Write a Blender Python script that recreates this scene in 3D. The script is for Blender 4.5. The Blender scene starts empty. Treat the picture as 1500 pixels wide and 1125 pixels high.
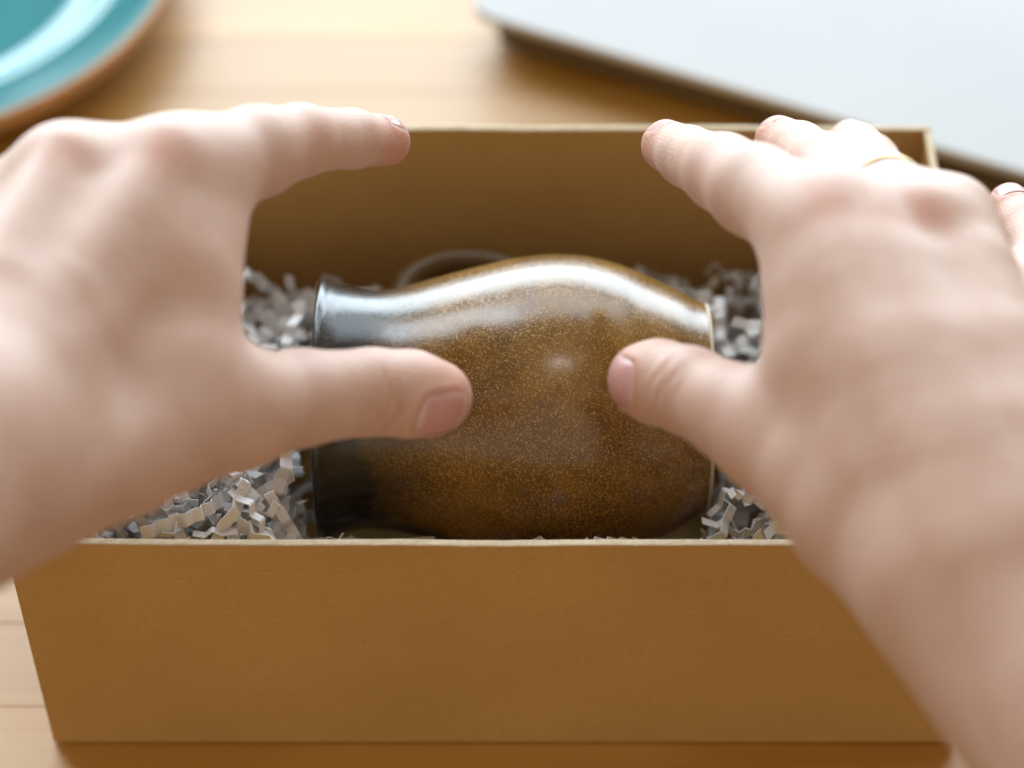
import bpy, bmesh, math, random
import numpy as np
from mathutils import Vector, Matrix
random.seed(7); np.random.seed(7)
S = bpy.context.scene
COL = S.collection
R = math.radians

# ------------------------------------------------------------------ camera, light, exposure
cam_d = bpy.data.cameras.new('camera'); cam = bpy.data.objects.new('camera', cam_d); COL.objects.link(cam)
cam.location = (0.00188, -0.37397, 0.55646); cam.rotation_euler = (R(90 - 47.55), 0, 0)
cam_d.sensor_width = 36; cam_d.lens = 3506 / 1500 * 36; cam_d.clip_start = 0.02; cam_d.clip_end = 50
cam_d.dof.use_dof = True; cam_d.dof.focus_distance = 0.617; cam_d.dof.aperture_fstop = 4.9; cam_d.dof.aperture_blades = 0
S.camera = cam
S.view_settings.view_transform = 'Standard'; S.view_settings.look = 'None'; S.view_settings.exposure = 0.0; S.view_settings.gamma = 1
S.view_settings.use_curve_mapping = False
S.render.engine = 'CYCLES'; S.cycles.use_denoising = True; S.cycles.max_bounces = 5; S.cycles.diffuse_bounces = 3; S.cycles.glossy_bounces = 3; S.cycles.adaptive_threshold = .02
S.cycles.sample_clamp_indirect = 8

world = bpy.data.worlds.new('World'); S.world = world; world.use_nodes = True
wb = world.node_tree.nodes['Background']; wb.inputs['Color'].default_value = (1.0, 0.85, 0.67, 1); wb.inputs['Strength'].default_value = 0.43

def area(name, loc, target, sx, sy, power, color):
    l = bpy.data.lights.new(name, 'AREA'); l.shape = 'RECTANGLE'; l.size = sx; l.size_y = sy; l.energy = power; l.color = color
    o = bpy.data.objects.new(name, l); COL.objects.link(o); o.location = loc
    o.rotation_euler = (Vector(target) - Vector(loc)).to_track_quat('-Z', 'Y').to_euler(); return o
WIN = (0.75, 0.895, 1.0)
area('window_light', (-0.20, 1.45, 0.41), (-.20, 0.05, 0.20), 2.8, .66, 62, WIN)
area('upper_window_light', (0.30, 1.45, 1.62), (0.30, 0.05, 0.80), 1.75, 1.0, 25, WIN)
area('added_glare_light', (-.98, 1.45, 1.85), (-.5, 0.05, 0.9), .75, .85, 22, WIN)  # added to lay glare on the table's left; no such pane is seen
area('ceiling_lamp', (0.02, -0.12, 1.35), (0.01, 0.05, 0.06), 0.20, 0.10, .9, (1.0, 0.95, 0.9))
area('front_fill_light', (-0.35, -1.6, 1.0), (0, 0.05, 0.05), 3.2, 1.8, 7, (1.0, 0.86, 0.74))  # added soft fill from the camera side, no lamp stands there

# ------------------------------------------------------------------ helpers
def link(o, parent=None):
    COL.objects.link(o)
    if parent is not None: o.parent = parent
    return o
def mesh_obj(name, verts, faces, mats, parent=None, smooth=False, midx=None):
    me = bpy.data.meshes.new(name); me.from_pydata([tuple(v) for v in verts], [], [tuple(f) for f in faces]); me.update()
    for m in (mats if isinstance(mats, (list, tuple)) else [mats]): me.materials.append(m)
    if smooth: me.polygons.foreach_set('use_smooth', [True] * len(me.polygons))
    if midx is not None: me.polygons.foreach_set('material_index', midx)
    return link(bpy.data.objects.new(name, me), parent)
def bm_obj(name, bm, mats, parent=None, smooth=False):
    me = bpy.data.meshes.new(name); bm.normal_update(); bm.to_mesh(me); bm.free()
    for m in (mats if isinstance(mats, (list, tuple)) else [mats]): me.materials.append(m)
    if smooth: me.polygons.foreach_set('use_smooth', [True] * len(me.polygons))
    return link(bpy.data.objects.new(name, me), parent)
def tag(o, label=None, cat=None, group=None, kind=None):
    for k, v in (('label', label), ('category', cat), ('group', group), ('kind', kind)):
        if v: o[k] = v
    return o
def empty(name, loc=(0, 0, 0), rz=0):
    o = bpy.data.objects.new(name, None); COL.objects.link(o); o.location = loc; o.rotation_euler = (0, 0, rz); o.empty_display_size = .02; return o
def box_bm(x0, x1, y0, y1, z0, z1, bev=0.0, seg=2):
    bm = bmesh.new(); bmesh.ops.create_cube(bm, size=1)
    for v in bm.verts: v.co = Vector(((x0 + x1) / 2 + v.co.x * (x1 - x0), (y0 + y1) / 2 + v.co.y * (y1 - y0), (z0 + z1) / 2 + v.co.z * (z1 - z0)))
    if bev: bmesh.ops.bevel(bm, geom=bm.edges[:], offset=bev, segments=seg, affect='EDGES', profile=.5)
    return bm
def lathe(profile, n=96, close_ends=False):
    """profile: list of (axial, radius); returns verts, faces around the local Z axis"""
    vs, fs = [], []
    m = len(profile)
    for i in range(n):
        a = 2 * math.pi * i / n
        for z, r in profile: vs.append((r * math.cos(a), r * math.sin(a), z))
    for i in range(n):
        j = (i + 1) % n
        for k in range(m - 1): fs.append((i * m + k, j * m + k, j * m + k + 1, i * m + k + 1))
    return vs, fs
def crom(pts, sub=6):
    pts = np.array(pts, float); out = []
    ext = np.vstack([2 * pts[0] - pts[1], pts, 2 * pts[-1] - pts[-2]])
    for i in range(1, len(ext) - 2):
        p0, p1, p2, p3 = ext[i - 1:i + 3]
        for t in np.linspace(0, 1, sub, endpoint=False):
            out.append(.5 * ((2 * p1) + (-p0 + p2) * t + (2 * p0 - 5 * p1 + 4 * p2 - p3) * t * t + (-p0 + 3 * p1 - 3 * p2 + p3) * t ** 3))
    out.append(pts[-1]); return np.array(out)

class Mat:
    def __init__(s, name):
        s.m = bpy.data.materials.new(name); s.m.use_nodes = True; s.t = s.m.node_tree; s.b = s.t.nodes['Principled BSDF']
    def n(s, typ, **kw):
        nd = s.t.nodes.new(typ)
        for k, v in kw.items():
            if k in nd.inputs: nd.inputs[k].default_value = v
            else: setattr(nd, k, v)
        return nd
    def l(s, a, b): s.t.links.new(a, b)
    def coords(s, kind='Object', scale=(1, 1, 1), rot=(0, 0, 0)):
        tc = s.n('ShaderNodeTexCoord'); mp = s.n('ShaderNodeMapping'); mp.inputs['Scale'].default_value = scale; mp.inputs['Rotation'].default_value = rot
        s.l(tc.outputs[kind], mp.inputs['Vector']); return mp.outputs['Vector']
    def noise(s, vec, scale, detail=4, rough=.55, dist=0):
        nd = s.n('ShaderNodeTexNoise'); nd.inputs['Scale'].default_value = scale; nd.inputs['Detail'].default_value = detail
        nd.inputs['Roughness'].default_value = rough; nd.inputs['Distortion'].default_value = dist
        s.l(vec, nd.inputs['Vector']); return nd.outputs['Fac']
    def ramp(s, fac, stops, interp='LINEAR'):
        nd = s.n('ShaderNodeValToRGB'); cr = nd.color_ramp; cr.interpolation = interp
        while len(cr.elements) < len(stops): cr.elements.new(.5)
        for e, (p, c) in zip(cr.elements, stops): e.position = p; e.color = (*c, 1) if len(c) == 3 else c
        s.l(fac, nd.inputs['Fac']); return nd.outputs['Color']
    def mix(s, fac, a, b, typ='MIX'):
        nd = s.n('ShaderNodeMix', data_type='RGBA', blend_type=typ)
        for sock, v in ((nd.inputs[0], fac), (nd.inputs[6], a), (nd.inputs[7], b)):
            if isinstance(v, (int, float)): sock.default_value = v
            elif isinstance(v, tuple): sock.default_value = (*v, 1)
            else: s.l(v, sock)
        return nd.outputs[2]
    def math(s, op, a, b=None, clamp=False):
        nd = s.n('ShaderNodeMath', operation=op); nd.use_clamp = clamp
        for sock, v in ((nd.inputs[0], a), (nd.inputs[1], b)):
            if v is None: continue
            if isinstance(v, (int, float)): sock.default_value = v
            else: s.l(v, sock)
        return nd.outputs[0]
    def bump(s, h, strength, dist):
        nd = s.n('ShaderNodeBump'); nd.inputs['Strength'].default_value = strength; nd.inputs['Distance'].default_value = dist
        s.l(h, nd.inputs['Height']); s.l(nd.outputs['Normal'], s.b.inputs['Normal'])
    def set(s, **kw):
        for k, v in kw.items():
            k = k.replace('_', ' ')
            if isinstance(v, (int, float)): s.b.inputs[k].default_value = v
            elif isinstance(v, tuple): s.b.inputs[k].default_value = (*v, 1) if len(v) == 3 and 'Radius' not in k else v
            else: s.l(v, s.b.inputs[k])
        return s

# ------------------------------------------------------------------ materials
def mat_wood():
    M = Mat('pine_wood')
    oi = M.n('ShaderNodeObjectInfo')
    tc = M.n('ShaderNodeTexCoord'); add = M.n('ShaderNodeVectorMath', operation='ADD')
    sc = M.n('ShaderNodeVectorMath', operation='SCALE'); comb = M.n('ShaderNodeCombineXYZ')
    M.l(oi.outputs['Random'], comb.inputs[0]); M.l(oi.outputs['Random'], comb.inputs[2])
    M.l(comb.outputs[0], sc.inputs[0]); sc.inputs['Scale'].default_value = 9.0
    M.l(tc.outputs['Object'], add.inputs[0]); M.l(sc.outputs[0], add.inputs[1])
    mp = M.n('ShaderNodeMapping'); mp.inputs['Scale'].default_value = (1.6, 26, 26); M.l(add.outputs[0], mp.inputs['Vector'])
    g1 = M.noise(mp.outputs[0], 2.2, 5, .6, .6)
    mp2 = M.n('ShaderNodeMapping'); mp2.inputs['Scale'].default_value = (6, 260, 260); M.l(add.outputs[0], mp2.inputs['Vector'])
    g2 = M.noise(mp2.outputs[0], 2, 3, .6)
    c = M.ramp(g1, [(.25, (.36, .165, .013)), (.5, (.43, .21, .025)), (.75, (.49, .265, .05))])
    c = M.mix(M.math('MULTIPLY', g2, .35), c, (.36, .145, .010))
    hs = M.n('ShaderNodeHueSaturation'); M.l(c, hs.inputs['Color'])
    M.l(M.math('ADD', M.math('MULTIPLY', oi.outputs['Random'], .16), .92), hs.inputs['Value'])
    M.set(Base_Color=hs.outputs[0], Roughness=.36, IOR=1.7, Coat_Weight=.6, Coat_Roughness=.40, Coat_IOR=1.6)
    M.l(M.math('ADD', M.math('MULTIPLY', g2, .12), .46), M.b.inputs['Roughness'])
    M.bump(g2, .15, .0006); return M.m
def mat_kraft(name, edge=False):
    M = Mat(name); v = M.coords('Object')
    fine = M.noise(v, 900, 3, .7); mp = M.coords('Object', (650, 650, 1150)); fib = M.noise(mp, 1, 3, .65, .8)
    big = M.noise(v, 22, 3, .6)
    if edge: c = M.ramp(fib, [(.3, (.56, .44, .28)), (.7, (.70, .59, .42))]); M.set(Base_Color=c, Roughness=.8)
    else:
        c = M.ramp(big, [(.3, (.475, .27, .082)), (.7, (.53, .31, .10))])
        c = M.mix(M.math('MULTIPLY', M.ramp(fib, [(.34, (1, 1, 1)), (.46, (0, 0, 0))]), .32), c, (.34, .17, .040))
        c = M.mix(M.math('MULTIPLY', M.ramp(fine, [(.55, (0, 0, 0)), (.75, (1, 1, 1))]), .35), c, (.62, .39, .15))
        M.set(Base_Color=c, Roughness=.72)
    M.b.inputs['Specular IOR Level'].default_value = .3
    M.bump(fib, .25, .0003); return M.m
def mat_paper():
    M = Mat('shredded_paper'); oi = M.n('ShaderNodeObjectInfo'); v = M.coords('Object')
    n = M.noise(v, 400, 2)
    c = M.ramp(oi.outputs['Random'], [(0, (.58, .55, .53)), (1, (.82, .81, .81))])
    c = M.mix(M.math('MULTIPLY', n, .25), c, (.45, .42, .40))
    M.set(Base_Color=c, Roughness=.65); M.b.inputs['Specular IOR Level'].default_value = .4
    return M.m
def mat_glaze():
    M = Mat('speckled_glaze'); v = M.coords('Object')
    big = M.noise(v, 38, 4, .6, .4); mid = M.noise(v, 160, 4, .6)
    sep = M.n('ShaderNodeSeparateXYZ'); M.l(v, sep.inputs[0])
    base = M.ramp(big, [(.30, (.080, .033, .003)), (.5, (.16, .074, .010)), (.70, (.25, .128, .024))])
    base = M.mix(M.ramp(mid, [(.5, (0, 0, 0)), (.8, (.5, .5, .5))]), base, (.09, .033, .004))
    nz = M.n('ShaderNodeTexNoise'); nz.inputs['Scale'].default_value = 900; M.l(v, nz.inputs['Vector']); sv = M.n('ShaderNodeVectorMath', operation='SCALE'); sv.inputs['Scale'].default_value = .0011; M.l(nz.outputs['Color'], sv.inputs[0]); av = M.n('ShaderNodeVectorMath', operation='ADD'); M.l(v, av.inputs[0]); M.l(sv.outputs[0], av.inputs[1]); vd = av.outputs[0]
    vo = M.n('ShaderNodeTexVoronoi', feature='F1'); vo.inputs['Scale'].default_value = 2050; M.l(vd, vo.inputs['Vector'])
    sx = M.n('ShaderNodeSeparateColor'); M.l(vo.outputs['Color'], sx.inputs[0])
    near = M.ramp(vo.outputs['Distance'], [(.30, (1, 1, 1)), (.52, (0, 0, 0))])
    dens = M.noise(v, 60, 3, .6)
    thr = M.math('GREATER_THAN', M.math('ADD', sx.outputs[0], M.math('MULTIPLY', dens, .9)), .90)
    fl = M.math('MULTIPLY', near, thr)
    # dark iron glaze where the lip was dipped (local z runs from lip to foot)
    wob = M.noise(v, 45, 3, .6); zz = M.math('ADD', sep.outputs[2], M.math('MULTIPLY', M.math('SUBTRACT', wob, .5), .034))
    zz = M.math('SUBTRACT', zz, M.math('MULTIPLY', M.math('MAXIMUM', sep.outputs[0], 0), .55))  # shadow on the vase's lower side, painted in as extra dark glaze
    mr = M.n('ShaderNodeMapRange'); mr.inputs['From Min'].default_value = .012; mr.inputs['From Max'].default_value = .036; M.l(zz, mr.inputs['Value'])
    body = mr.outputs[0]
    c = M.mix(M.math('MULTIPLY', fl, .64), base, (.50, .29, .075))
    dk = M.n('ShaderNodeTexVoronoi', feature='F1'); dk.inputs['Scale'].default_value = 420; M.l(v, dk.inputs['Vector'])
    sd = M.n('ShaderNodeSeparateColor'); M.l(dk.outputs['Color'], sd.inputs[0])
    dkf = M.math('MULTIPLY', M.ramp(dk.outputs['Distance'], [(.25, (1, 1, 1)), (.5, (0, 0, 0))]), M.math('GREATER_THAN', sd.outputs[0], .95))
    c = M.mix(M.math('MULTIPLY', dkf, .2), c, (.04, .017, .004))
    streak = M.noise(M.coords('Object', (500, 500, 90)), 1, 3)
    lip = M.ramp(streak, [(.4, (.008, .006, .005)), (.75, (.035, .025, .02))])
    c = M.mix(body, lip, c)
    M.set(Base_Color=c, Roughness=.24, IOR=1.58)
    M.l(M.math('ADD', M.math('MULTIPLY', mid, .14), .15), M.b.inputs['Roughness'])
    h = M.math('ADD', M.math('MULTIPLY', fl, .5), M.math('MULTIPLY', mid, 1.0))
    M.bump(h, .13, .0004); return M.m
def mat_skin():
    M = Mat('skin'); v = M.coords('Object')
    big = M.noise(v, 75, 5, .65); fine = M.noise(v, 1100, 3, .6)
    vo = M.n('ShaderNodeTexVoronoi', feature='DISTANCE_TO_EDGE'); vo.inputs['Scale'].default_value = 800; M.l(v, vo.inputs['Vector'])
    c = M.ramp(big, [(.3, (.555, .36, .28)), (.7, (.615, .435, .355))])
    at = M.n('ShaderNodeAttribute', attribute_name='flush')
    c = M.mix(M.ramp(M.noise(v, 160, 3, .6), [(.52, (0, 0, 0)), (.8, (.35, .35, .35))]), c, (.52, .29, .22))
    c = M.mix(M.math('MULTIPLY', at.outputs['Fac'], .85, True), c, (.52, .19, .11))
    M.set(Base_Color=c, Roughness=.5, Subsurface_Weight=.45, Subsurface_Radius=(1.0, .38, .2), Subsurface_Scale=.004, Sheen_Weight=.08, Sheen_Roughness=.4)
    M.b.inputs['Specular IOR Level'].default_value = .5
    cr = M.n('ShaderNodeAttribute', attribute_name='crease')
    h = M.math('ADD', M.math('MULTIPLY', fine, .35), M.math('MULTIPLY', vo.outputs['Distance'], .6))
    M.bump(h, .5, .0005); return M.m
def mat_simple(name, col, rough, **kw):
    M = Mat(name); M.set(Base_Color=col, Roughness=rough, **kw); return M.m
def mat_nail():
    M = Mat('fingernail'); v = M.coords('Object'); at = M.n('ShaderNodeAttribute', attribute_name='along')
    c = M.ramp(at.outputs['Fac'], [(0, (.66, .45, .42)), (.16, (.58, .31, .285)), (.84, (.56, .28, .25)), (.95, (.74, .56, .48))])
    M.set(Base_Color=c, Roughness=.2, Subsurface_Weight=.3, Subsurface_Radius=(1.0, .4, .3), Subsurface_Scale=.002)
    M.bump(M.noise(M.coords('Object'), 500, 2), .08, .0003); return M.m
def mat_turquoise():
    M = Mat('turquoise_glaze'); v = M.coords('Object'); n = M.noise(v, 30, 4, .6)
    c = M.ramp(n, [(.3, (.028, .17, .19)), (.7, (.04, .21, .23))])
    M.set(Base_Color=c, Roughness=.07, IOR=1.5); M.bump(n, .02, .001); return M.m
def mat_clay():
    M = Mat('bare_clay'); v = M.coords('Object'); n = M.noise(v, 260, 4, .6)
    M.set(Base_Color=M.ramp(n, [(.3, (.36, .20, .095)), (.7, (.45, .27, .14))]), Roughness=.75); M.bump(n, .2, .0004); return M.m
def mat_laptop():
    M = Mat('pale_anodised_shell'); v = M.coords('Object'); n = M.noise(v, 1500, 2); b = M.noise(v, 6, 3)
    M.set(Base_Color=M.ramp(b, [(.3, (.385, .382, .378)), (.7, (.435, .43, .425))]), Roughness=.5, Metallic=.0); M.bump(n, .05, .0002); return M.m
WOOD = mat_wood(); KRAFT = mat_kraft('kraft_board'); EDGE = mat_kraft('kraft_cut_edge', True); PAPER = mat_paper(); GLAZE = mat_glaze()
SKIN = mat_skin(); NAIL = mat_nail(); TURQ = mat_turquoise(); CLAY = mat_clay(); LAP = mat_laptop()
GOLD = mat_simple('gold', (.80, .58, .30), .25, Metallic=1.0)
STONE = mat_simple('bare_stoneware', (.50, .40, .28), .7)
BASE = mat_simple('shaded_brown_base', (.085, .062, .04), .5)  # laptop base: the shade on its side is put into this brown
DGLAZE = mat_simple('dark_brown_glaze', (.075, .036, .009), .42, IOR=1.3)
DARK = mat_simple('dark_rubber', (.03, .03, .03), .6)

# ------------------------------------------------------------------ table
table = empty('table_top'); tag(table, kind='structure', label='pale honey pine table top of glued boards')
pw = .0292; y = .0125 - 22 * pw; k = 0
while y < .95:
    w = pw
    bm = box_bm(-.75, .75, 0, w - .00008, -.028 , random.uniform(-.00008, 0), .0002, 1)
    o = bm_obj('plank', bm, WOOD, table); o.location = (random.uniform(-.02, .02), y, 0)
    y += w; k += 1

# ------------------------------------------------------------------ gift box
BW, BD, BH, T = .25, .15725, .08825, .0021
gift = empty('gift_box', (0, BD / 2, 0)); tag(gift, 'open kraft cardboard gift box holding shredded paper and a vase', 'box')
def panel(name, x0, x1, y0, y1, z0, z1):
    bm = box_bm(x0, x1, y0 - BD / 2, y1 - BD / 2, z0, z1, .0004, 2)
    # slightly bowed board with a hand-cut, uneven top edge
    if x1 - x0 > .1 and z1 > .02:
        for i in range(1, 70): bmesh.ops.bisect_plane(bm, geom=bm.verts[:] + bm.edges[:] + bm.faces[:], plane_co=(x0 + (x1 - x0) * i / 70, 0, 0), plane_no=(1, 0, 0))
        ph = random.uniform(0, 6)
        for v in bm.verts:
            t = (v.co.x - x0) / (x1 - x0); top = (v.co.z - z0) / (z1 - z0)
            v.co.y += .0007 * math.sin(t * math.pi) * top * (-1 if y0 < .05 else 1) * .6 + .00012 * math.sin(t * 23 + ph) * top
            if top > .9: v.co.z += .00008 * math.sin(t * 37 + ph) + .00004 * math.sin(t * 149 + ph) + random.uniform(-.00005, .00005)
    o = bm_obj(name, bm, [KRAFT, EDGE], gift)
    me = o.data
    for p in me.polygons:
        if p.center.z > z1 - .00045 and p.normal.z > .5 and z1 > .02: p.material_index = 1
    return o
Z0 = .0006
panel('front_panel', -BW / 2, BW / 2, 0, T, Z0, BH)
panel('back_panel', -BW / 2, BW / 2, BD - T, BD, Z0, BH)
panel('side_panel', -BW / 2, -BW / 2 + T, T + .0001, BD - T - .0001, Z0, BH - .0001)
panel('side_panel', BW / 2 - T, BW / 2, T + .0001, BD - T - .0001, Z0, BH - .0001)
panel('bottom_panel', -BW / 2 + T + .0001, BW / 2 - T - .0001, T + .0001, BD - T - .0001, Z0 + .0003, Z0 + T)

# ------------------------------------------------------------------ vase lying on its side
PXM = .6625 / 3506
VY, VZ = .068, .0628
prof_px = [(470, 186), (472, 191), (476, 194), (481, 193), (490, 188), (510, 180), (540, 175), (570, 176), (600, 182), (640, 193), (700, 209), (760, 222), (810, 227),
           (860, 224), (910, 211), (950, 194), (990, 176), (1014, 163), (1030, 156)]
vx0 = (470 - 750) * PXM + .00188
outer = crom([((x - 470) * PXM, r * PXM) for x, r in prof_px], 6)
vase = empty('ceramic_vase', (vx0, VY, VZ)); vase.rotation_euler = (0, R(90), 0)
tag(vase, 'brown speckled ceramic vase lying on its side in the box', 'vase')
wall = .0034
inner = [(z, max(r - wall, .004)) for z, r in outer[::-1] if z < (1012 - 470) * PXM]
inner = [((1012 - 470) * PXM, .001)] + inner
prof = [(z, r) for z, r in outer]
vs, fs = lathe(inner[:-3] + [(.0006, outer[0][1] - .0022), (.0, outer[0][1] - .0009)] + prof, 128)
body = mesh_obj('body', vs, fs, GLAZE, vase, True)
fz = (1030 - 470) * PXM; fr = 156 * PXM
vs, fs = lathe([(fz - .0002, fr - .0003), (fz + .0006, fr - .0001), (fz + .0011, fr - .0005), (fz + .0012, fr - .0030), (fz + .0006, fr - .0042), (fz + .0002, .0005)], 96)
mesh_obj('foot_ring', vs, fs, STONE, vase, True)
# strap handle on the far side (local -Z of the loop runs along the vase, +Y away from the camera)
hp = crom([(.0235, .0300), (.0215, .040), (.0225, .050), (.031, .0575), (.042, .0590), (.053, .0555), (.061, .048), (.0655, .038)], 5)   # (axial, radial)
ca, sa = math.cos(R(72)), math.sin(R(72))   # direction of the loop round the axis; local x = -world z, local y = world y
vs, fs = [], []
for i, (az, rad) in enumerate(hp):
    tg = hp[min(i + 1, len(hp) - 1)] - hp[max(i - 1, 0)]; tg = tg / np.linalg.norm(tg); nr = np.array([-tg[1], tg[0]])
    for a in np.linspace(0, 2 * math.pi, 16, endpoint=False):
        w, h = .0072 * math.cos(a), .0048 * math.sin(a)
        A, Rr = az + nr[0] * h, rad + nr[1] * h
        dx, dy = math.cos(R(68)), math.sin(R(68))
        vs.append((Rr * .06 - w, Rr * .99, A))
n = len(hp)
for i in range(n - 1):
    for j in range(16): fs.append((i * 16 + j, i * 16 + (j + 1) % 16, (i + 1) * 16 + (j + 1) % 16, (i + 1) * 16 + j))
mesh_obj('handle', vs, fs, DGLAZE, vase, True)

# ------------------------------------------------------------------ shredded paper
fill = empty('shredded_paper_filling', (0, BD / 2, .003)); tag(fill, 'grey white crinkled paper shreds cushioning the vase', 'paper shreds')
def strip_mesh(seed):
    rnd = random.Random(seed); n = rnd.randint(7, 18); w = rnd.choice((.0022, .0028, .0034, .0042)); pitch = rnd.uniform(.0028, .0052); amp = rnd.uniform(.9, 1.5)
    pts = []; x = 0; ang = 0; px, pz = 0.0, 0.0; bend = rnd.uniform(-.30, .30); tw = rnd.uniform(-.12, .12)
    for i in range(n + 1):
        pts.append((px, pz)); s = 1 if i % 2 else -1
        a = ang + s * rnd.uniform(.25, 1.1) * amp * .75; L = pitch * rnd.uniform(.8, 1.25)
        px += L * math.cos(a); pz += L * math.sin(a); ang += bend * rnd.uniform(.5, 1.5)
    P = np.array(pts); P -= P.mean(0); th = .00012; fold = .0003
    # round each fold a little with two points
    Q = [P[0]]
    for i in range(1, n):
        d0 = P[i - 1] - P[i]; d1 = P[i + 1] - P[i]
        Q += [P[i] + d0 / np.linalg.norm(d0) * fold, P[i] + d1 / np.linalg.norm(d1) * fold]
    Q.append(P[-1]); Q = np.array(Q); m = len(Q); vs = []
    for i, q in enumerate(Q):
        tg = Q[min(i + 1, m - 1)] - Q[max(i - 1, 0)]; tg /= np.linalg.norm(tg); nr = np.array([-tg[1], tg[0]])
        t = (i - m / 2) * tw * .5
        for sgn, hh in ((-1, 1), (1, 1), (1, -1), (-1, -1)):
            yy, zz = sgn * w / 2, 0
            e = q + nr * th * hh
            Y = yy * math.cos(t); Zo = yy * math.sin(t)
            vs.append((e[0], Y, e[1] + Zo))
    fs = []
    for i in range(m - 1):
        for j in range(4): fs.append((i * 4 + j, (i + 1) * 4 + j, (i + 1) * 4 + (j + 1) % 4, i * 4 + (j + 1) % 4))
    fs += [(0, 1, 2, 3), ((m - 1) * 4 + 3, (m - 1) * 4 + 2, (m - 1) * 4 + 1, (m - 1) * 4)]
    me = bpy.data.meshes.new('paper_strip'); me.from_pydata(vs, [], fs); me.materials.append(PAPER); me.update()
    return me, np.array(vs), fs
strips = [strip_mesh(100 + i) for i in range(24)]
oz = outer[:, 0] + vx0; orr = outer[:, 1]
def clear_of_vase(P):
    r = np.interp(P[:, 0], oz, orr, left=-1, right=-1); r = np.where((P[:, 0] > oz[-1]) & (P[:, 0] < oz[-1] + .003), orr[-1], r); r = np.where((P[:, 0] < oz[0]) & (P[:, 0] > oz[0] - .002), orr[0], r)
    d = np.hypot(P[:, 1] - VY, P[:, 2] - VZ)
    ok = np.all(d > r + .0006)
    # keep the handle loop free
    hx = (P[:, 0] > vx0 + .012) & (P[:, 0] < vx0 + .078) & (P[:, 1] > VY + .03) & (np.abs(P[:, 2] - VZ - .012) < .016) & (P[:, 1] < VY + .072)
    return ok and not np.any(hx)
def top_h(x, y):
    # height of the paper heap: high in the front corners, lower at the back
    h = .060 + .012 * math.sin(x * 61 + 1) * math.cos(y * 47) 
    if y < .055: h += .017 * min(1, (abs(x) - .03) / .04) if abs(x) > .03 else -.004
    if y > .08: h = min(h, (.072 if x < 0 else .078) - (y - .1) * .95)
    return h
def inside(P, zmax): return P[:, 0].min() > -BW / 2 + T + .0003 and P[:, 0].max() < BW / 2 - T - .0003 and P[:, 1].min() > T + .0003 and P[:, 1].max() < BD - T - .0003 and P[:, 2].min() > .004 and P[:, 2].max() < zmax
rnd = random.Random(11)
def place(layer_lo, layer_hi, n, flat=.6, xr=(-.122, .122), yr=(.004, .153), tries=60):
    got = []
    for _ in range(n):
        for _t in range(tries):
            me, V, F_ = rnd.choice(strips)
            x, yv = rnd.uniform(*xr), rnd.uniform(*yr)
            z = top_h(x, yv) + rnd.uniform(layer_lo, layer_hi)
            M4 = Matrix.Translation((x, yv, z)) @ Matrix.Rotation(rnd.uniform(0, 6.28), 4, 'Z') @ Matrix.Rotation(rnd.gauss(0, flat), 4, 'Y') @ Matrix.Rotation(rnd.gauss(0, flat * 1.6), 4, 'X')
            A = np.array(M4); P = V @ A[:3, :3].T + A[:3, 3]
            if inside(P, BH + .006) and np.all(P[:, 2] < .088 - (P[:, 1] - .1) * .95) and not np.any((np.abs(P[:, 0]) < .052) & (P[:, 1] < .06) & (P[:, 2] > .0935 - 1.25 * P[:, 1])) and clear_of_vase(P): got.append((me, M4, P, F_)); break
    return got
visible = place(-.010, .002, 190, .5) + place(-.006, .006, 60, .6, (-.122, -.04), (.004, .06)) + place(-.006, .006, 45, .6, (.05, .122), (.004, .06))
inv = Matrix.Translation((0, -BD / 2, -.003))
for me, M4, P, F_ in visible[:298]:
    o = bpy.data.objects.new('paper_strip', me); link(o, fill); o.matrix_local = inv @ M4
deep = place(-.045, -.010, 620, .5)
vs, fs = [], []
for me, M4, P, F_ in deep:
    b = len(vs); vs += [tuple(p - np.array((0, BD / 2, .003))) for p in P]; fs += [tuple(b + i for i in f) for f in F_]
tag(mesh_obj('deep_paper_strips', vs, fs, PAPER, fill), kind='stuff')

# ------------------------------------------------------------------ plate
plate = empty('dinner_plate', (-.2235, .3290, 0)); tag(plate, 'turquoise glazed plate with bare brown clay outside, behind the left hand', 'plate')
vs, fs = lathe([(.0112, .0003), (.0112, .040), (.0112, .066), (.0116, .0705), (.0130, .0745), (.0158, .0790), (.0190, .0830), (.0207, .0850), (.0213, .0868), (.0214, .0890), (.02145, .0950), (.0215, .1000), (.0215, .1022), (.0213, .1030)], 160)
mesh_obj('glazed_face', vs, fs, TURQ, plate, True)
vs, fs = lathe([(.02125, .1029), (.0215, .1042), (.0214, .1054), (.0190, .1058), (.0150, .1045), (.0110, .1010), (.0080, .0930), (.0045, .0740), (.0010, .0690), (.0006, .0660), (.0040, .0640), (.0045, .0003)], 160)
mesh_obj('clay_underside', vs, fs, CLAY, plate, True)

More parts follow.
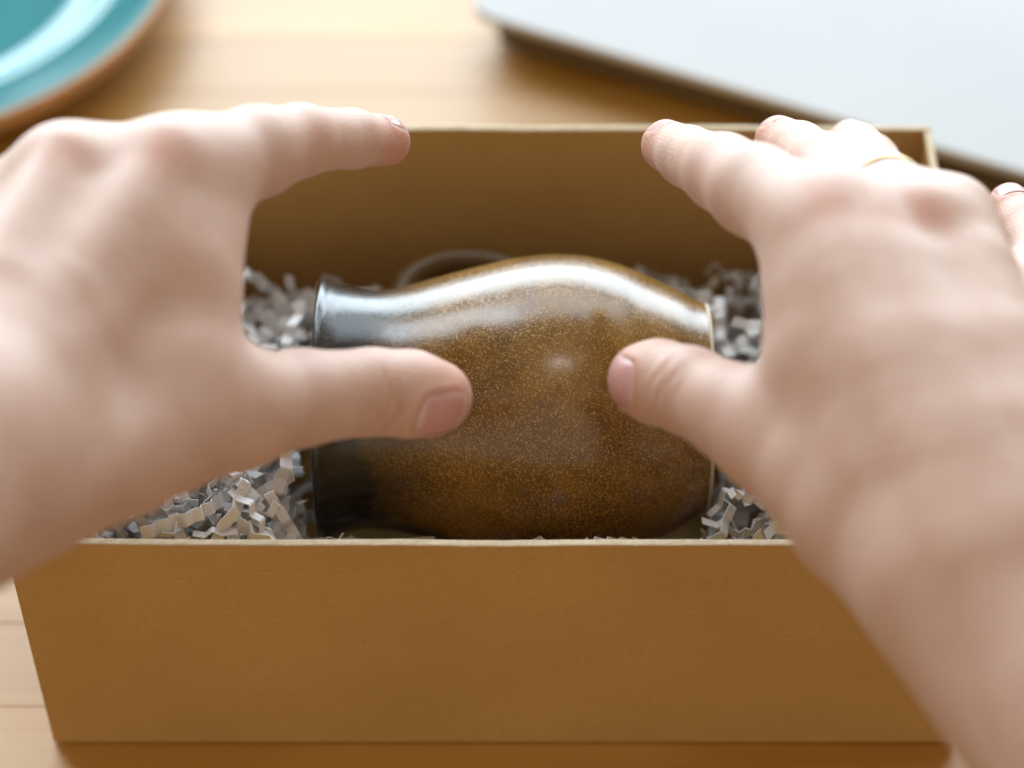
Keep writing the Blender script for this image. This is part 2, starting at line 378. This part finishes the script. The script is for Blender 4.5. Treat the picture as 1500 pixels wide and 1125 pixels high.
# ------------------------------------------------------------------ laptop
a = np.array((-.0146, .2974)); b = np.array((.1712, .2124)); d = (b - a) / np.linalg.norm(b - a)
lw, ld = .325, .225
lap = empty('closed_laptop', (a[0], a[1], 0), math.atan2(d[1], d[0])); tag(lap, 'closed pale silver laptop lying flat behind the box', 'laptop')
def slab(name, x0, x1, y0, y1, z0, z1, rad, bev, mat):
    bm = bmesh.new(); pts = []
    for cx, cy, a0 in ((x1 - rad, y1 - rad, 0), (x0 + rad, y1 - rad, 90), (x0 + rad, y0 + rad, 180), (x1 - rad, y0 + rad, 270)):
        for i in range(7): pts.append((cx + rad * math.cos(R(a0 + 15 * i)), cy + rad * math.sin(R(a0 + 15 * i)), z0))
    f = bm.faces.new([bm.verts.new(p) for p in pts]); r = bmesh.ops.extrude_face_region(bm, geom=[f])
    bmesh.ops.translate(bm, verts=[v for v in r['geom'] if isinstance(v, bmesh.types.BMVert)], vec=(0, 0, z1 - z0))
    bmesh.ops.recalc_face_normals(bm, faces=bm.faces[:])
    es = [e for e in bm.edges if abs(e.verts[0].co.z - e.verts[1].co.z) < 1e-6]
    bmesh.ops.bevel(bm, geom=es, offset=bev, segments=3, affect='EDGES', profile=.5)
    return bm_obj(name, bm, mat, lap)
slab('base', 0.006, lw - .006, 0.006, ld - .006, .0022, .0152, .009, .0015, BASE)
slab('lid', 0, lw, 0, ld, .0155, .0190, .010, .0010, LAP)
for fx, fy in ((.02, .02), (lw - .02, .02), (.02, ld - .02), (lw - .02, ld - .02)):
    vs, fs = lathe([(0.0003, .0005), (.0003, .0055), (.0022, .0060), (.0026, .0005)], 24); o = mesh_obj('rubber_foot', vs, fs, DARK, lap, True); o.location = (fx, fy, 0)

# ------------------------------------------------------------------ hands
# joints in millimetres: x, y, z, radius
HAND_L = {'palm': [[[-77.0, 34.7, 180.8, 12], [-95.1, -11.9, 178.9, 13], [-111.8, -49.9, 186.1, 17]],
          [[-99.2, 29.1, 183.9, 11.6], [-108.5, -13.5, 186.9, 13], [-118.3, -48.1, 190.4, 17]],
          [[-118.9, 23.6, 174.7, 11], [-124.1, -9.8, 176.7, 13], [-129.3, -39.4, 184.9, 16]],
          [[-136.0, 21.0, 156.1, 10], [-138.0, -0.1, 159.8, 13], [-141.9, -21.6, 167.3, 15]],
          [[-132.9, -95.6, 201.2, 21], [-112.5, -58.4, 174.3, 19], [-102.5, -42.1, 166.1, 19], [-85.8, -26.0, 156.5, 16.5],
           [-60.9, -7.1, 146.7, 12.5]],
          [[-82.1, 17.8, 169.4, 15], [-74.8, -3.2, 159.7, 15.5]], [[-70.3, 40.5, 174.0, 11.5], [-73.9, 14.6, 169.3, 13]],
          [[-98.2, -4.7, 162.4, 15], [-82.8, -11.5, 156.2, 15]], [[-77.7, 38.4, 177.4, 10], [-101.3, 33.5, 181.1, 10], [-120.2, 27.9, 170.6, 9.5]],
          [[-111.8, -51.0, 185.1, 18], [-132.9, -95.6, 201.2, 22], [-167.5, -183.1, 243.2, 34]],
          [[-131.5, -37.4, 182.6, 16], [-150.6, -75.5, 199.3, 21], [-177.5, -166.1, 245.2, 32]]],
 'tendon': [[[-76.6, 32.6, 189.7, 3.0], [-94.0, -8.4, 190.2, 3.2], [-110.8, -34.1, 189.7, 3.0]],
            [[-99.2, 27.2, 195.6, 3.0], [-108.7, -12.3, 196.1, 3.2], [-117.4, -34.4, 192.1, 3.0]]],
 'fingers': {'thumb': [[-60.9, -7.1, 146.7, 12.6], [-47.8, 2.9, 139.6, 11.2], [-31.6, 10.7, 133.1, 10.2], [-22.8, 13.7, 129.1, 10.3],
                       [-16.8, 15.1, 126.3, 9.1]],
             'index': [[-77.0, 34.7, 180.8, 12], [-59.4, 53.8, 171.2, 10.8], [-49.8, 64.1, 165.7, 8.6], [-38.5, 77.9, 153.9, 7.2],
                       [-30.3, 85.5, 146.0, 6.2]],
             'middle': [[-99.2, 29.1, 183.9, 11.6], [-82.3, 63.1, 156.6, 9.5], [-79.3, 72.9, 135.8, 7.5], [-83.3, 74.3, 123.5, 6.4]],
             'ring': [[-118.9, 23.6, 174.7, 11], [-105.4, 60.7, 145.0, 9], [-90.8, 64.6, 126.9, 7.3], [-87.4, 63.1, 116.0, 6.3]],
             'little': [[-136.0, 21.0, 156.1, 10], [-125.8, 46.9, 132.3, 8], [-113.0, 50.9, 118.4, 6.6], [-107.2, 50.6, 108.6, 5.7]]},
 'thumb_normal': [-0.0, -0.917, 0.381]}
HAND_R = {'palm': [[[73.3, 24.1, 174.9, 12.2], [77.5, 6.5, 173.9, 12.974], [83.8, -17.3, 171.0, 14.135], [90.6, -38.9, 166.0, 15.338999999999999],
           [96.9, -58.4, 160.7, 16.5]],
          [[85.0, 21.6, 172.9, 11.5], [88.6, 4.7, 172.5, 12.4], [94.0, -18.1, 170.4, 13.75], [99.9, -38.8, 166.3, 15.15],
           [105.6, -57.3, 161.7, 16.5]],
          [[103.3, 31.4, 168.3, 11.2], [105.4, 12.9, 168.6, 12.154], [108.7, -11.9, 167.4, 13.584999999999999],
           [112.6, -34.2, 163.9, 15.068999999999999], [116.5, -54.0, 160.0, 16.5]],
          [[124.2, 25.6, 146.8, 10.5], [123.6, -11.5, 156.2, 13], [125.5, -52.0, 159.8, 15]],
          [[130.4, -108.2, 146.3, 25], [98.2, -61.1, 147.4, 19], [81.2, -36.6, 146.8, 18.5], [72.5, -25.3, 146.3, 15.7], [61.4, -11.8, 143.7, 12.6]],
          [[74.1, 12.3, 167.1, 14.3], [73.8, -4.7, 162.4, 14.6]], [[78.9, -9.2, 158.3, 14], [83.5, -26.0, 156.5, 15]],
          [[74.0, 27.9, 170.6, 10], [87.8, 27.0, 167.0, 10], [104.4, 35.1, 163.6, 9.5]],
          [[97.5, -61.8, 153.5, 19], [130.4, -108.2, 146.3, 26], [155.2, -177.6, 153.3, 39]],
          [[123.8, -51.0, 153.9, 16.5], [155.8, -91.7, 143.8, 23], [175.2, -159.0, 143.2, 35]]],
 'tendon': [[[72.0, 16.8, 181.9, 3.0], [76.0, -1.0, 181.4, 3.0], [82.1, -25.1, 179.4, 3.0], [88.5, -46.6, 175.0, 3.0], [94.5, -66.5, 170.9, 3.0]],
            [[83.6, 14.9, 179.5, 3.0], [87.0, -2.4, 179.7, 3.0], [92.1, -25.7, 178.6, 3.0], [97.7, -46.4, 175.1, 3.0], [102.9, -65.5, 171.9, 3.0]],
            [[101.7, 24.8, 174.6, 3.0], [103.5, 5.9, 175.5, 3.0], [106.5, -19.4, 175.4, 3.0], [110.2, -41.7, 172.7, 3.0],
             [113.5, -62.2, 170.1, 3.0]]],
 'fingers': {'thumb': [[61.4, -11.8, 143.7, 12.6], [52.7, -2.7, 141.2, 11], [43.6, 7.6, 137.1, 10.2], [37.1, 14.4, 132.5, 10],
                       [33.9, 17.6, 130.0, 8.9]],
             'index': [[73.3, 23.9, 175.0, 12.2], [59.8, 46.3, 165.7, 10.9], [53.4, 59.8, 159.1, 9.4], [46.5, 78.3, 147.5, 7.5],
                       [41.7, 90.7, 139.9, 6.4]],
             'middle': [[84.2, 21.6, 172.9, 11.5], [78.7, 64.8, 155.5, 9], [75.2, 83.0, 145.0, 7.4], [71.6, 96.1, 136.7, 6.3]],
             'ring': [[95.6, 25.0, 173.3, 11.2], [89.8, 44.2, 166.4, 9.7], [88.7, 63.5, 157.1, 8.7], [90.8, 88.9, 139.6, 7.3],
                      [91.5, 102.1, 130.0, 6.3]],
             'little': [[124.2, 25.6, 146.8, 10.5], [136.5, 57.6, 131.3, 8.2], [134.9, 76.0, 125.1, 6.8], [133.1, 87.2, 121.8, 5.9]]},
 'thumb_normal': [-0.25, -0.716, 0.605]}

def round_cone(P, a, b, r1, r2):
    ba = b - a; l2 = float(ba @ ba); rr = r1 - r2; a2 = l2 - rr * rr; il2 = 1 / l2
    pa = P - a; yv = pa @ ba; z = yv - l2
    x2 = ((pa * l2 - yv[..., None] * ba) ** 2).sum(-1); y2 = yv * yv * l2; z2 = z * z * l2
    k = np.sign(rr) * rr * rr * x2
    d = (np.sqrt(np.maximum(x2 * a2 * il2, 0)) + yv * rr) * il2 - r1
    d = np.where(np.sign(z) * a2 * z2 > k, np.sqrt(x2 + z2) * il2 - r2, d)
    d = np.where(np.sign(yv) * a2 * y2 < k, np.sqrt(x2 + y2) * il2 - r1, d)
    return d
def smin(a, b, k):
    h = np.maximum(k - np.abs(a - b), 0) / k
    return np.minimum(a, b) - h * h * k * .25
class Field:
    def __init__(s, lo, hi, vox):
        s.lo = np.array(lo, float); s.vox = vox; s.n = np.ceil((np.array(hi) - lo) / vox).astype(int) + 1
        s.ax = [(s.lo[i] + np.arange(s.n[i]) * vox).astype(np.float32) for i in range(3)]
    def new(s): return np.full(tuple(s.n), 30., np.float32)
    def add(s, D, a, b, k):
        p0, p1 = np.array(a[:3]), np.array(b[:3]); rr = max(a[3], b[3]) + k + 3 * s.vox
        rr += 11; i0 = np.maximum(np.floor((np.minimum(p0, p1) - rr - s.lo) / s.vox).astype(int), 0); i1 = np.minimum(np.ceil((np.maximum(p0, p1) + rr - s.lo) / s.vox).astype(int) + 1, s.n)
        if np.any(i1 <= i0): return
        sl = tuple(slice(i0[i], i1[i]) for i in range(3))
        G = np.stack(np.meshgrid(*[s.ax[i][sl[i]] for i in range(3)], indexing='ij'), -1)
        d = round_cone(G, p0.astype(np.float32), p1.astype(np.float32), float(a[3]), float(b[3]))
        D[sl] = smin(D[sl], d, k) if k > .5 else np.minimum(D[sl], d)
    def chain(s, c, k):
        d1 = s.new()
        for p, q in zip(c[:-1], c[1:]):
            s.add(d1, p, q, k)
        return d1
def surface_nets(D, lo, vox):
    S0 = D < 0
    c = [S0[dx:S0.shape[0] - 1 + dx, dy:S0.shape[1] - 1 + dy, dz:S0.shape[2] - 1 + dz] for dx in (0, 1) for dy in (0, 1) for dz in (0, 1)]
    cnt = sum(x.astype(np.int8) for x in c); act = (cnt > 0) & (cnt < 8)
    idx = np.full(act.shape, -1, np.int64); I = np.argwhere(act); idx[act] = np.arange(len(I))
    acc = np.zeros((len(I), 3)); num = np.zeros(len(I))
    off = [(dx, dy, dz) for dx in (0, 1) for dy in (0, 1) for dz in (0, 1)]
    for o0 in off:
        for axn in range(3):
            if o0[axn]: continue
            o1 = list(o0); o1[axn] = 1
            d0 = D[I[:, 0] + o0[0], I[:, 1] + o0[1], I[:, 2] + o0[2]].astype(float); d1 = D[I[:, 0] + o1[0], I[:, 1] + o1[1], I[:, 2] + o1[2]].astype(float)
            m = (d0 < 0) != (d1 < 0); t = np.where(m, d0 / np.where(m, d0 - d1, 1), 0)
            p = np.tile(np.array(o0, float), (len(I), 1)); p[:, axn] += t
            acc[m] += p[m]; num[m] += 1
    V = (I + acc / num[:, None]) * vox + lo
    quads = []
    for axn in range(3):
        sl0 = [slice(None)] * 3; sl1 = [slice(None)] * 3; sl0[axn] = slice(0, -1); sl1[axn] = slice(1, None)
        ch = S0[tuple(sl0)] != S0[tuple(sl1)]
        E = np.argwhere(ch); u, w = [(1, 2), (2, 0), (0, 1)][axn]
        ok = (E[:, u] > 0) & (E[:, w] > 0) & (E[:, u] < act.shape[u]) & (E[:, w] < act.shape[w]); E = E[ok]
        def cell(du, dw):
            e = E.copy(); e[:, u] += du; e[:, w] += dw; return idx[e[:, 0], e[:, 1], e[:, 2]]
        q = np.stack([cell(-1, -1), cell(0, -1), cell(0, 0), cell(-1, 0)], 1)
        ins = S0[E[:, 0], E[:, 1], E[:, 2]]
        q[~ins] = q[~ins][:, ::-1]; quads.append(q)
    return V, np.concatenate(quads)
def unit(v): v = np.array(v, float); return v / np.linalg.norm(v)
def nail_mesh(Lh, Wh, fit, nu=16, nv=16):
    """nail plate that follows the fitted finger surface: u along the finger, v across, height outwards; millimetres"""
    vs, fs, al = [], [], []
    for lay in (0, 1):
        for i in range(nu + 1):
            u = -1 + 2 * i / nu
            wf = max((1 - abs(u) ** (4.0 if u > 0 else 4.5)) ** .5 if abs(u) < 1 else 0.0, .06)
            for j in range(nv + 1):
                v = -1 + 2 * j / nv; x, y = u * Lh, v * wf * Wh
                h = fit @ np.array([1, x, y, x * x, y * y, x * y, y ** 4, x ** 3])
                rim = max(abs(u) if u < 0 else 0, abs(v) if abs(u) < .999 else 1)
                h += .40 - .40 * max(0, (rim - .8) / .2) ** 2 - (.5 if lay else 0)
                vs.append((x, y, h)); al.append((u + 1) / 2)
    m = (nu + 1) * (nv + 1)
    for i in range(nu):
        for j in range(nv):
            a0 = i * (nv + 1) + j; q = (a0, a0 + nv + 1, a0 + nv + 2, a0 + 1); fs.append(q); fs.append(tuple(m + t for t in q)[::-1])
    for i in range(nu):
        for j in (0, nv):
            a0 = i * (nv + 1) + j; a1 = a0 + nv + 1; fs.append((a0, a1, m + a1, m + a0) if j else (a1, a0, m + a0, m + a1))
    for j in range(nv):
        for i in (0, nu):
            a0 = i * (nv + 1) + j; a1 = a0 + 1; fs.append((a1, a0, m + a0, m + a1) if i else (a0, a1, m + a1, m + a0))
    return np.array(vs), fs, al
def build_hand(spec, label):
    chains = spec['palm'] + spec['tendon'] + list(spec['fingers'].values())
    allp = np.array([p for c in chains for p in c]); lo = (allp[:, :3] - allp[:, 3:]).min(0) - 6; hi = (allp[:, :3] + allp[:, 3:]).max(0) + 6
    F_ = Field(lo, hi, 1.0)
    D = F_.new()
    for c in spec['palm']:
        D = smin(D, F_.chain(c, 2.0), 11)
    for c in spec['tendon']:
        D = smin(D, F_.chain(c, 1.0), 9)
    DF = F_.new()
    for nm, c in spec['fingers'].items():
        d1 = F_.new()
        for p, q in zip(c[:-1], c[1:]): F_.add(d1, p, q, 2.5)
        DF = smin(DF, d1, 1.2)
    D = smin(D, DF, 6)
    V, Q = surface_nets(D, F_.lo, F_.vox)
    # attributes: flushed knuckles and finger tips, the tips reddened further with backlit glow painted in
    flush = np.zeros(len(V))
    def blob(p, s, a): nonlocal_f = a * np.exp(-((V - np.array(p[:3])) ** 2).sum(1) / (2 * s * s)); flush[:] = np.maximum(flush, nonlocal_f)
    for nm, c in spec['fingers'].items():
        blob(c[-1], 8.5, 1.0); 
        if nm != 'thumb': blob(np.array(c[0][:3]) + np.array(spec['knuckle_dir']) * (c[0][3] + 1), 4.5, .6); blob(c[2], 9, .38)
        else: blob(c[2], 8, .28)
    nails = []
    for nm, c in spec['fingers'].items():
        tip = np.array(c[-1][:3]); ax = unit(tip - np.array(c[-2][:3])); rt = c[-1][3]
        hint = np.array(spec['thumb_normal'] if nm == 'thumb' else (0, .45, 1.)); nn = unit(hint - ax * (hint @ ax)); sd = np.cross(nn, ax)
        Lh, Wh = (7.0, 6.3) if nm == 'thumb' else (rt * .80, rt * .78)
        cen = tip - ax * (Lh - rt * .72) + ax * (.6 if nm != 'thumb' else -.6)
        # skin: sink a bed under the plate and raise a fold round its base and sides
        rel = V - cen; lu = rel @ ax; lv = rel @ sd; ln = rel @ nn
        q = ((np.abs(lu / (Lh + .2))) ** 3.5 + np.abs(lv / (Wh + .2)) ** 3.5) ** (1 / 3.5)
        up = np.clip(ln / 3, 0, 1)
        sel = (np.abs(lu) < Lh * 1.05) & (np.abs(lv) < Wh * 1.0) & (ln > 0)
        A = np.stack([np.ones(sel.sum()), lu[sel], lv[sel], lu[sel] ** 2, lv[sel] ** 2, lu[sel] * lv[sel], lv[sel] ** 4, lu[sel] ** 3], 1)
        fit = np.linalg.lstsq(A, ln[sel], rcond=None)[0]
        ring = np.exp(-((q - 1.07) / .10) ** 2) * (lu < Lh * .55) * up * (np.abs(lu) < Lh * 2)
        V += nn * (ring * .55)[:, None]
        flush[:] = np.maximum(flush, ring * .7)
        nails.append((nm, cen, ax, sd, nn, Lh, Wh, fit))
    # creases over the thumb joint
    c = spec['fingers']['thumb']; ip = np.array(c[2][:3]); ax = unit(np.array(c[3][:3]) - np.array(c[1][:3])); nn = unit(np.array(spec['thumb_normal'])); sd = np.cross(nn, ax)
    rel = V - ip; lu = rel @ ax; ln = rel @ nn; lv = rel @ sd; msk = np.clip(ln / 4, 0, 1) * np.exp(-(lv / 7) ** 2)
    g = np.zeros(len(V))
    for u0, dep, sl in ((-6.0, .3, .12), (-3.4, .6, .10), (-.9, .8, -.06), (1.5, .8, .08), (4.0, .55, -.05)): g += dep * np.exp(-((lu - u0 - sl * lv - .5 * np.sin(lv * .7 + u0)) / .85) ** 2)
    V -= nn * (g * msk)[:, None]; flush[:] = np.maximum(flush, g * msk * .6)
    base = V[np.argmin(V[:, 2])]; org = np.array(c[0][:3]); org = np.array([V[:, 0].mean(), V[:, 1].mean(), V[:, 2].min()])
    me = bpy.data.meshes.new('hand'); Vm = (V - org) * .001
    me.vertices.add(len(Vm)); me.vertices.foreach_set('co', Vm.ravel()); nq = len(Q)
    me.loops.add(nq * 4); me.loops.foreach_set('vertex_index', Q.ravel()); me.polygons.add(nq)
    me.polygons.foreach_set('loop_start', np.arange(nq) * 4); me.polygons.foreach_set('loop_total', np.full(nq, 4)); me.update(calc_edges=True); me.validate()
    me.polygons.foreach_set('use_smooth', np.ones(nq, bool)); me.materials.append(SKIN)
    at = me.attributes.new('flush', 'FLOAT', 'POINT'); at.data.foreach_set('value', flush.astype(np.float32))
    o = link(bpy.data.objects.new('hand', me)); o.location = org * .001
    sm = o.modifiers.new('smooth', 'SMOOTH'); sm.factor = .5; sm.iterations = 1
    tag(o, label, 'hand')
    for nm, cen, ax, sd, nn, Lh, Wh, fit in nails:
        nv, nf, al = nail_mesh(Lh, Wh, fit)
        P = cen + nv[:, :1] * ax + nv[:, 1:2] * sd + nv[:, 2:] * nn
        no = mesh_obj('nail', (P - org) * .001, nf, NAIL, o, True)
        a2 = no.data.attributes.new('along', 'FLOAT', 'POINT'); a2.data.foreach_set('value', np.array(al, np.float32))
    return o
HAND_L['knuckle_dir'] = HAND_R['knuckle_dir'] = (0, -.45, .9)
hl = build_hand(HAND_L, 'left hand with thumb stretched to the right across the vase neck')
hr = build_hand(HAND_R, 'right hand wearing a thin gold ring, thumb near the vase foot')

# ------------------------------------------------------------------ ring
c = HAND_R['fingers']['ring']; p = np.array(c[1][:3]); ax = unit(np.array(c[2][:3]) - np.array(c[0][:3])); cen = p - ax * 2.0
prof = [(-1.25, 0), (-.95, .6), (0, .85), (.95, .6), (1.25, 0), (.7, -.35), (-.7, -.35)]
u = unit(np.cross(ax, (1, 0, 0))); w = np.cross(ax, u); vs, fs = [], []
N = 96; rr = c[1][3] + .25
for i in range(N):
    t = 2 * math.pi * i / N
    for az, r_ in prof: vs.append(((ax * az + (u * math.cos(t) + w * math.sin(t)) * (rr + r_))) * .001)
for i in range(N):
    for j in range(len(prof)): fs.append((i * 7 + j, i * 7 + (j + 1) % 7, ((i + 1) % N) * 7 + (j + 1) % 7, ((i + 1) % N) * 7 + j))
ro = mesh_obj('ring', vs, fs, GOLD, None, True); ro.location = cen * .001
tag(ro, 'thin gold band worn on the right hand ring finger', 'ring')
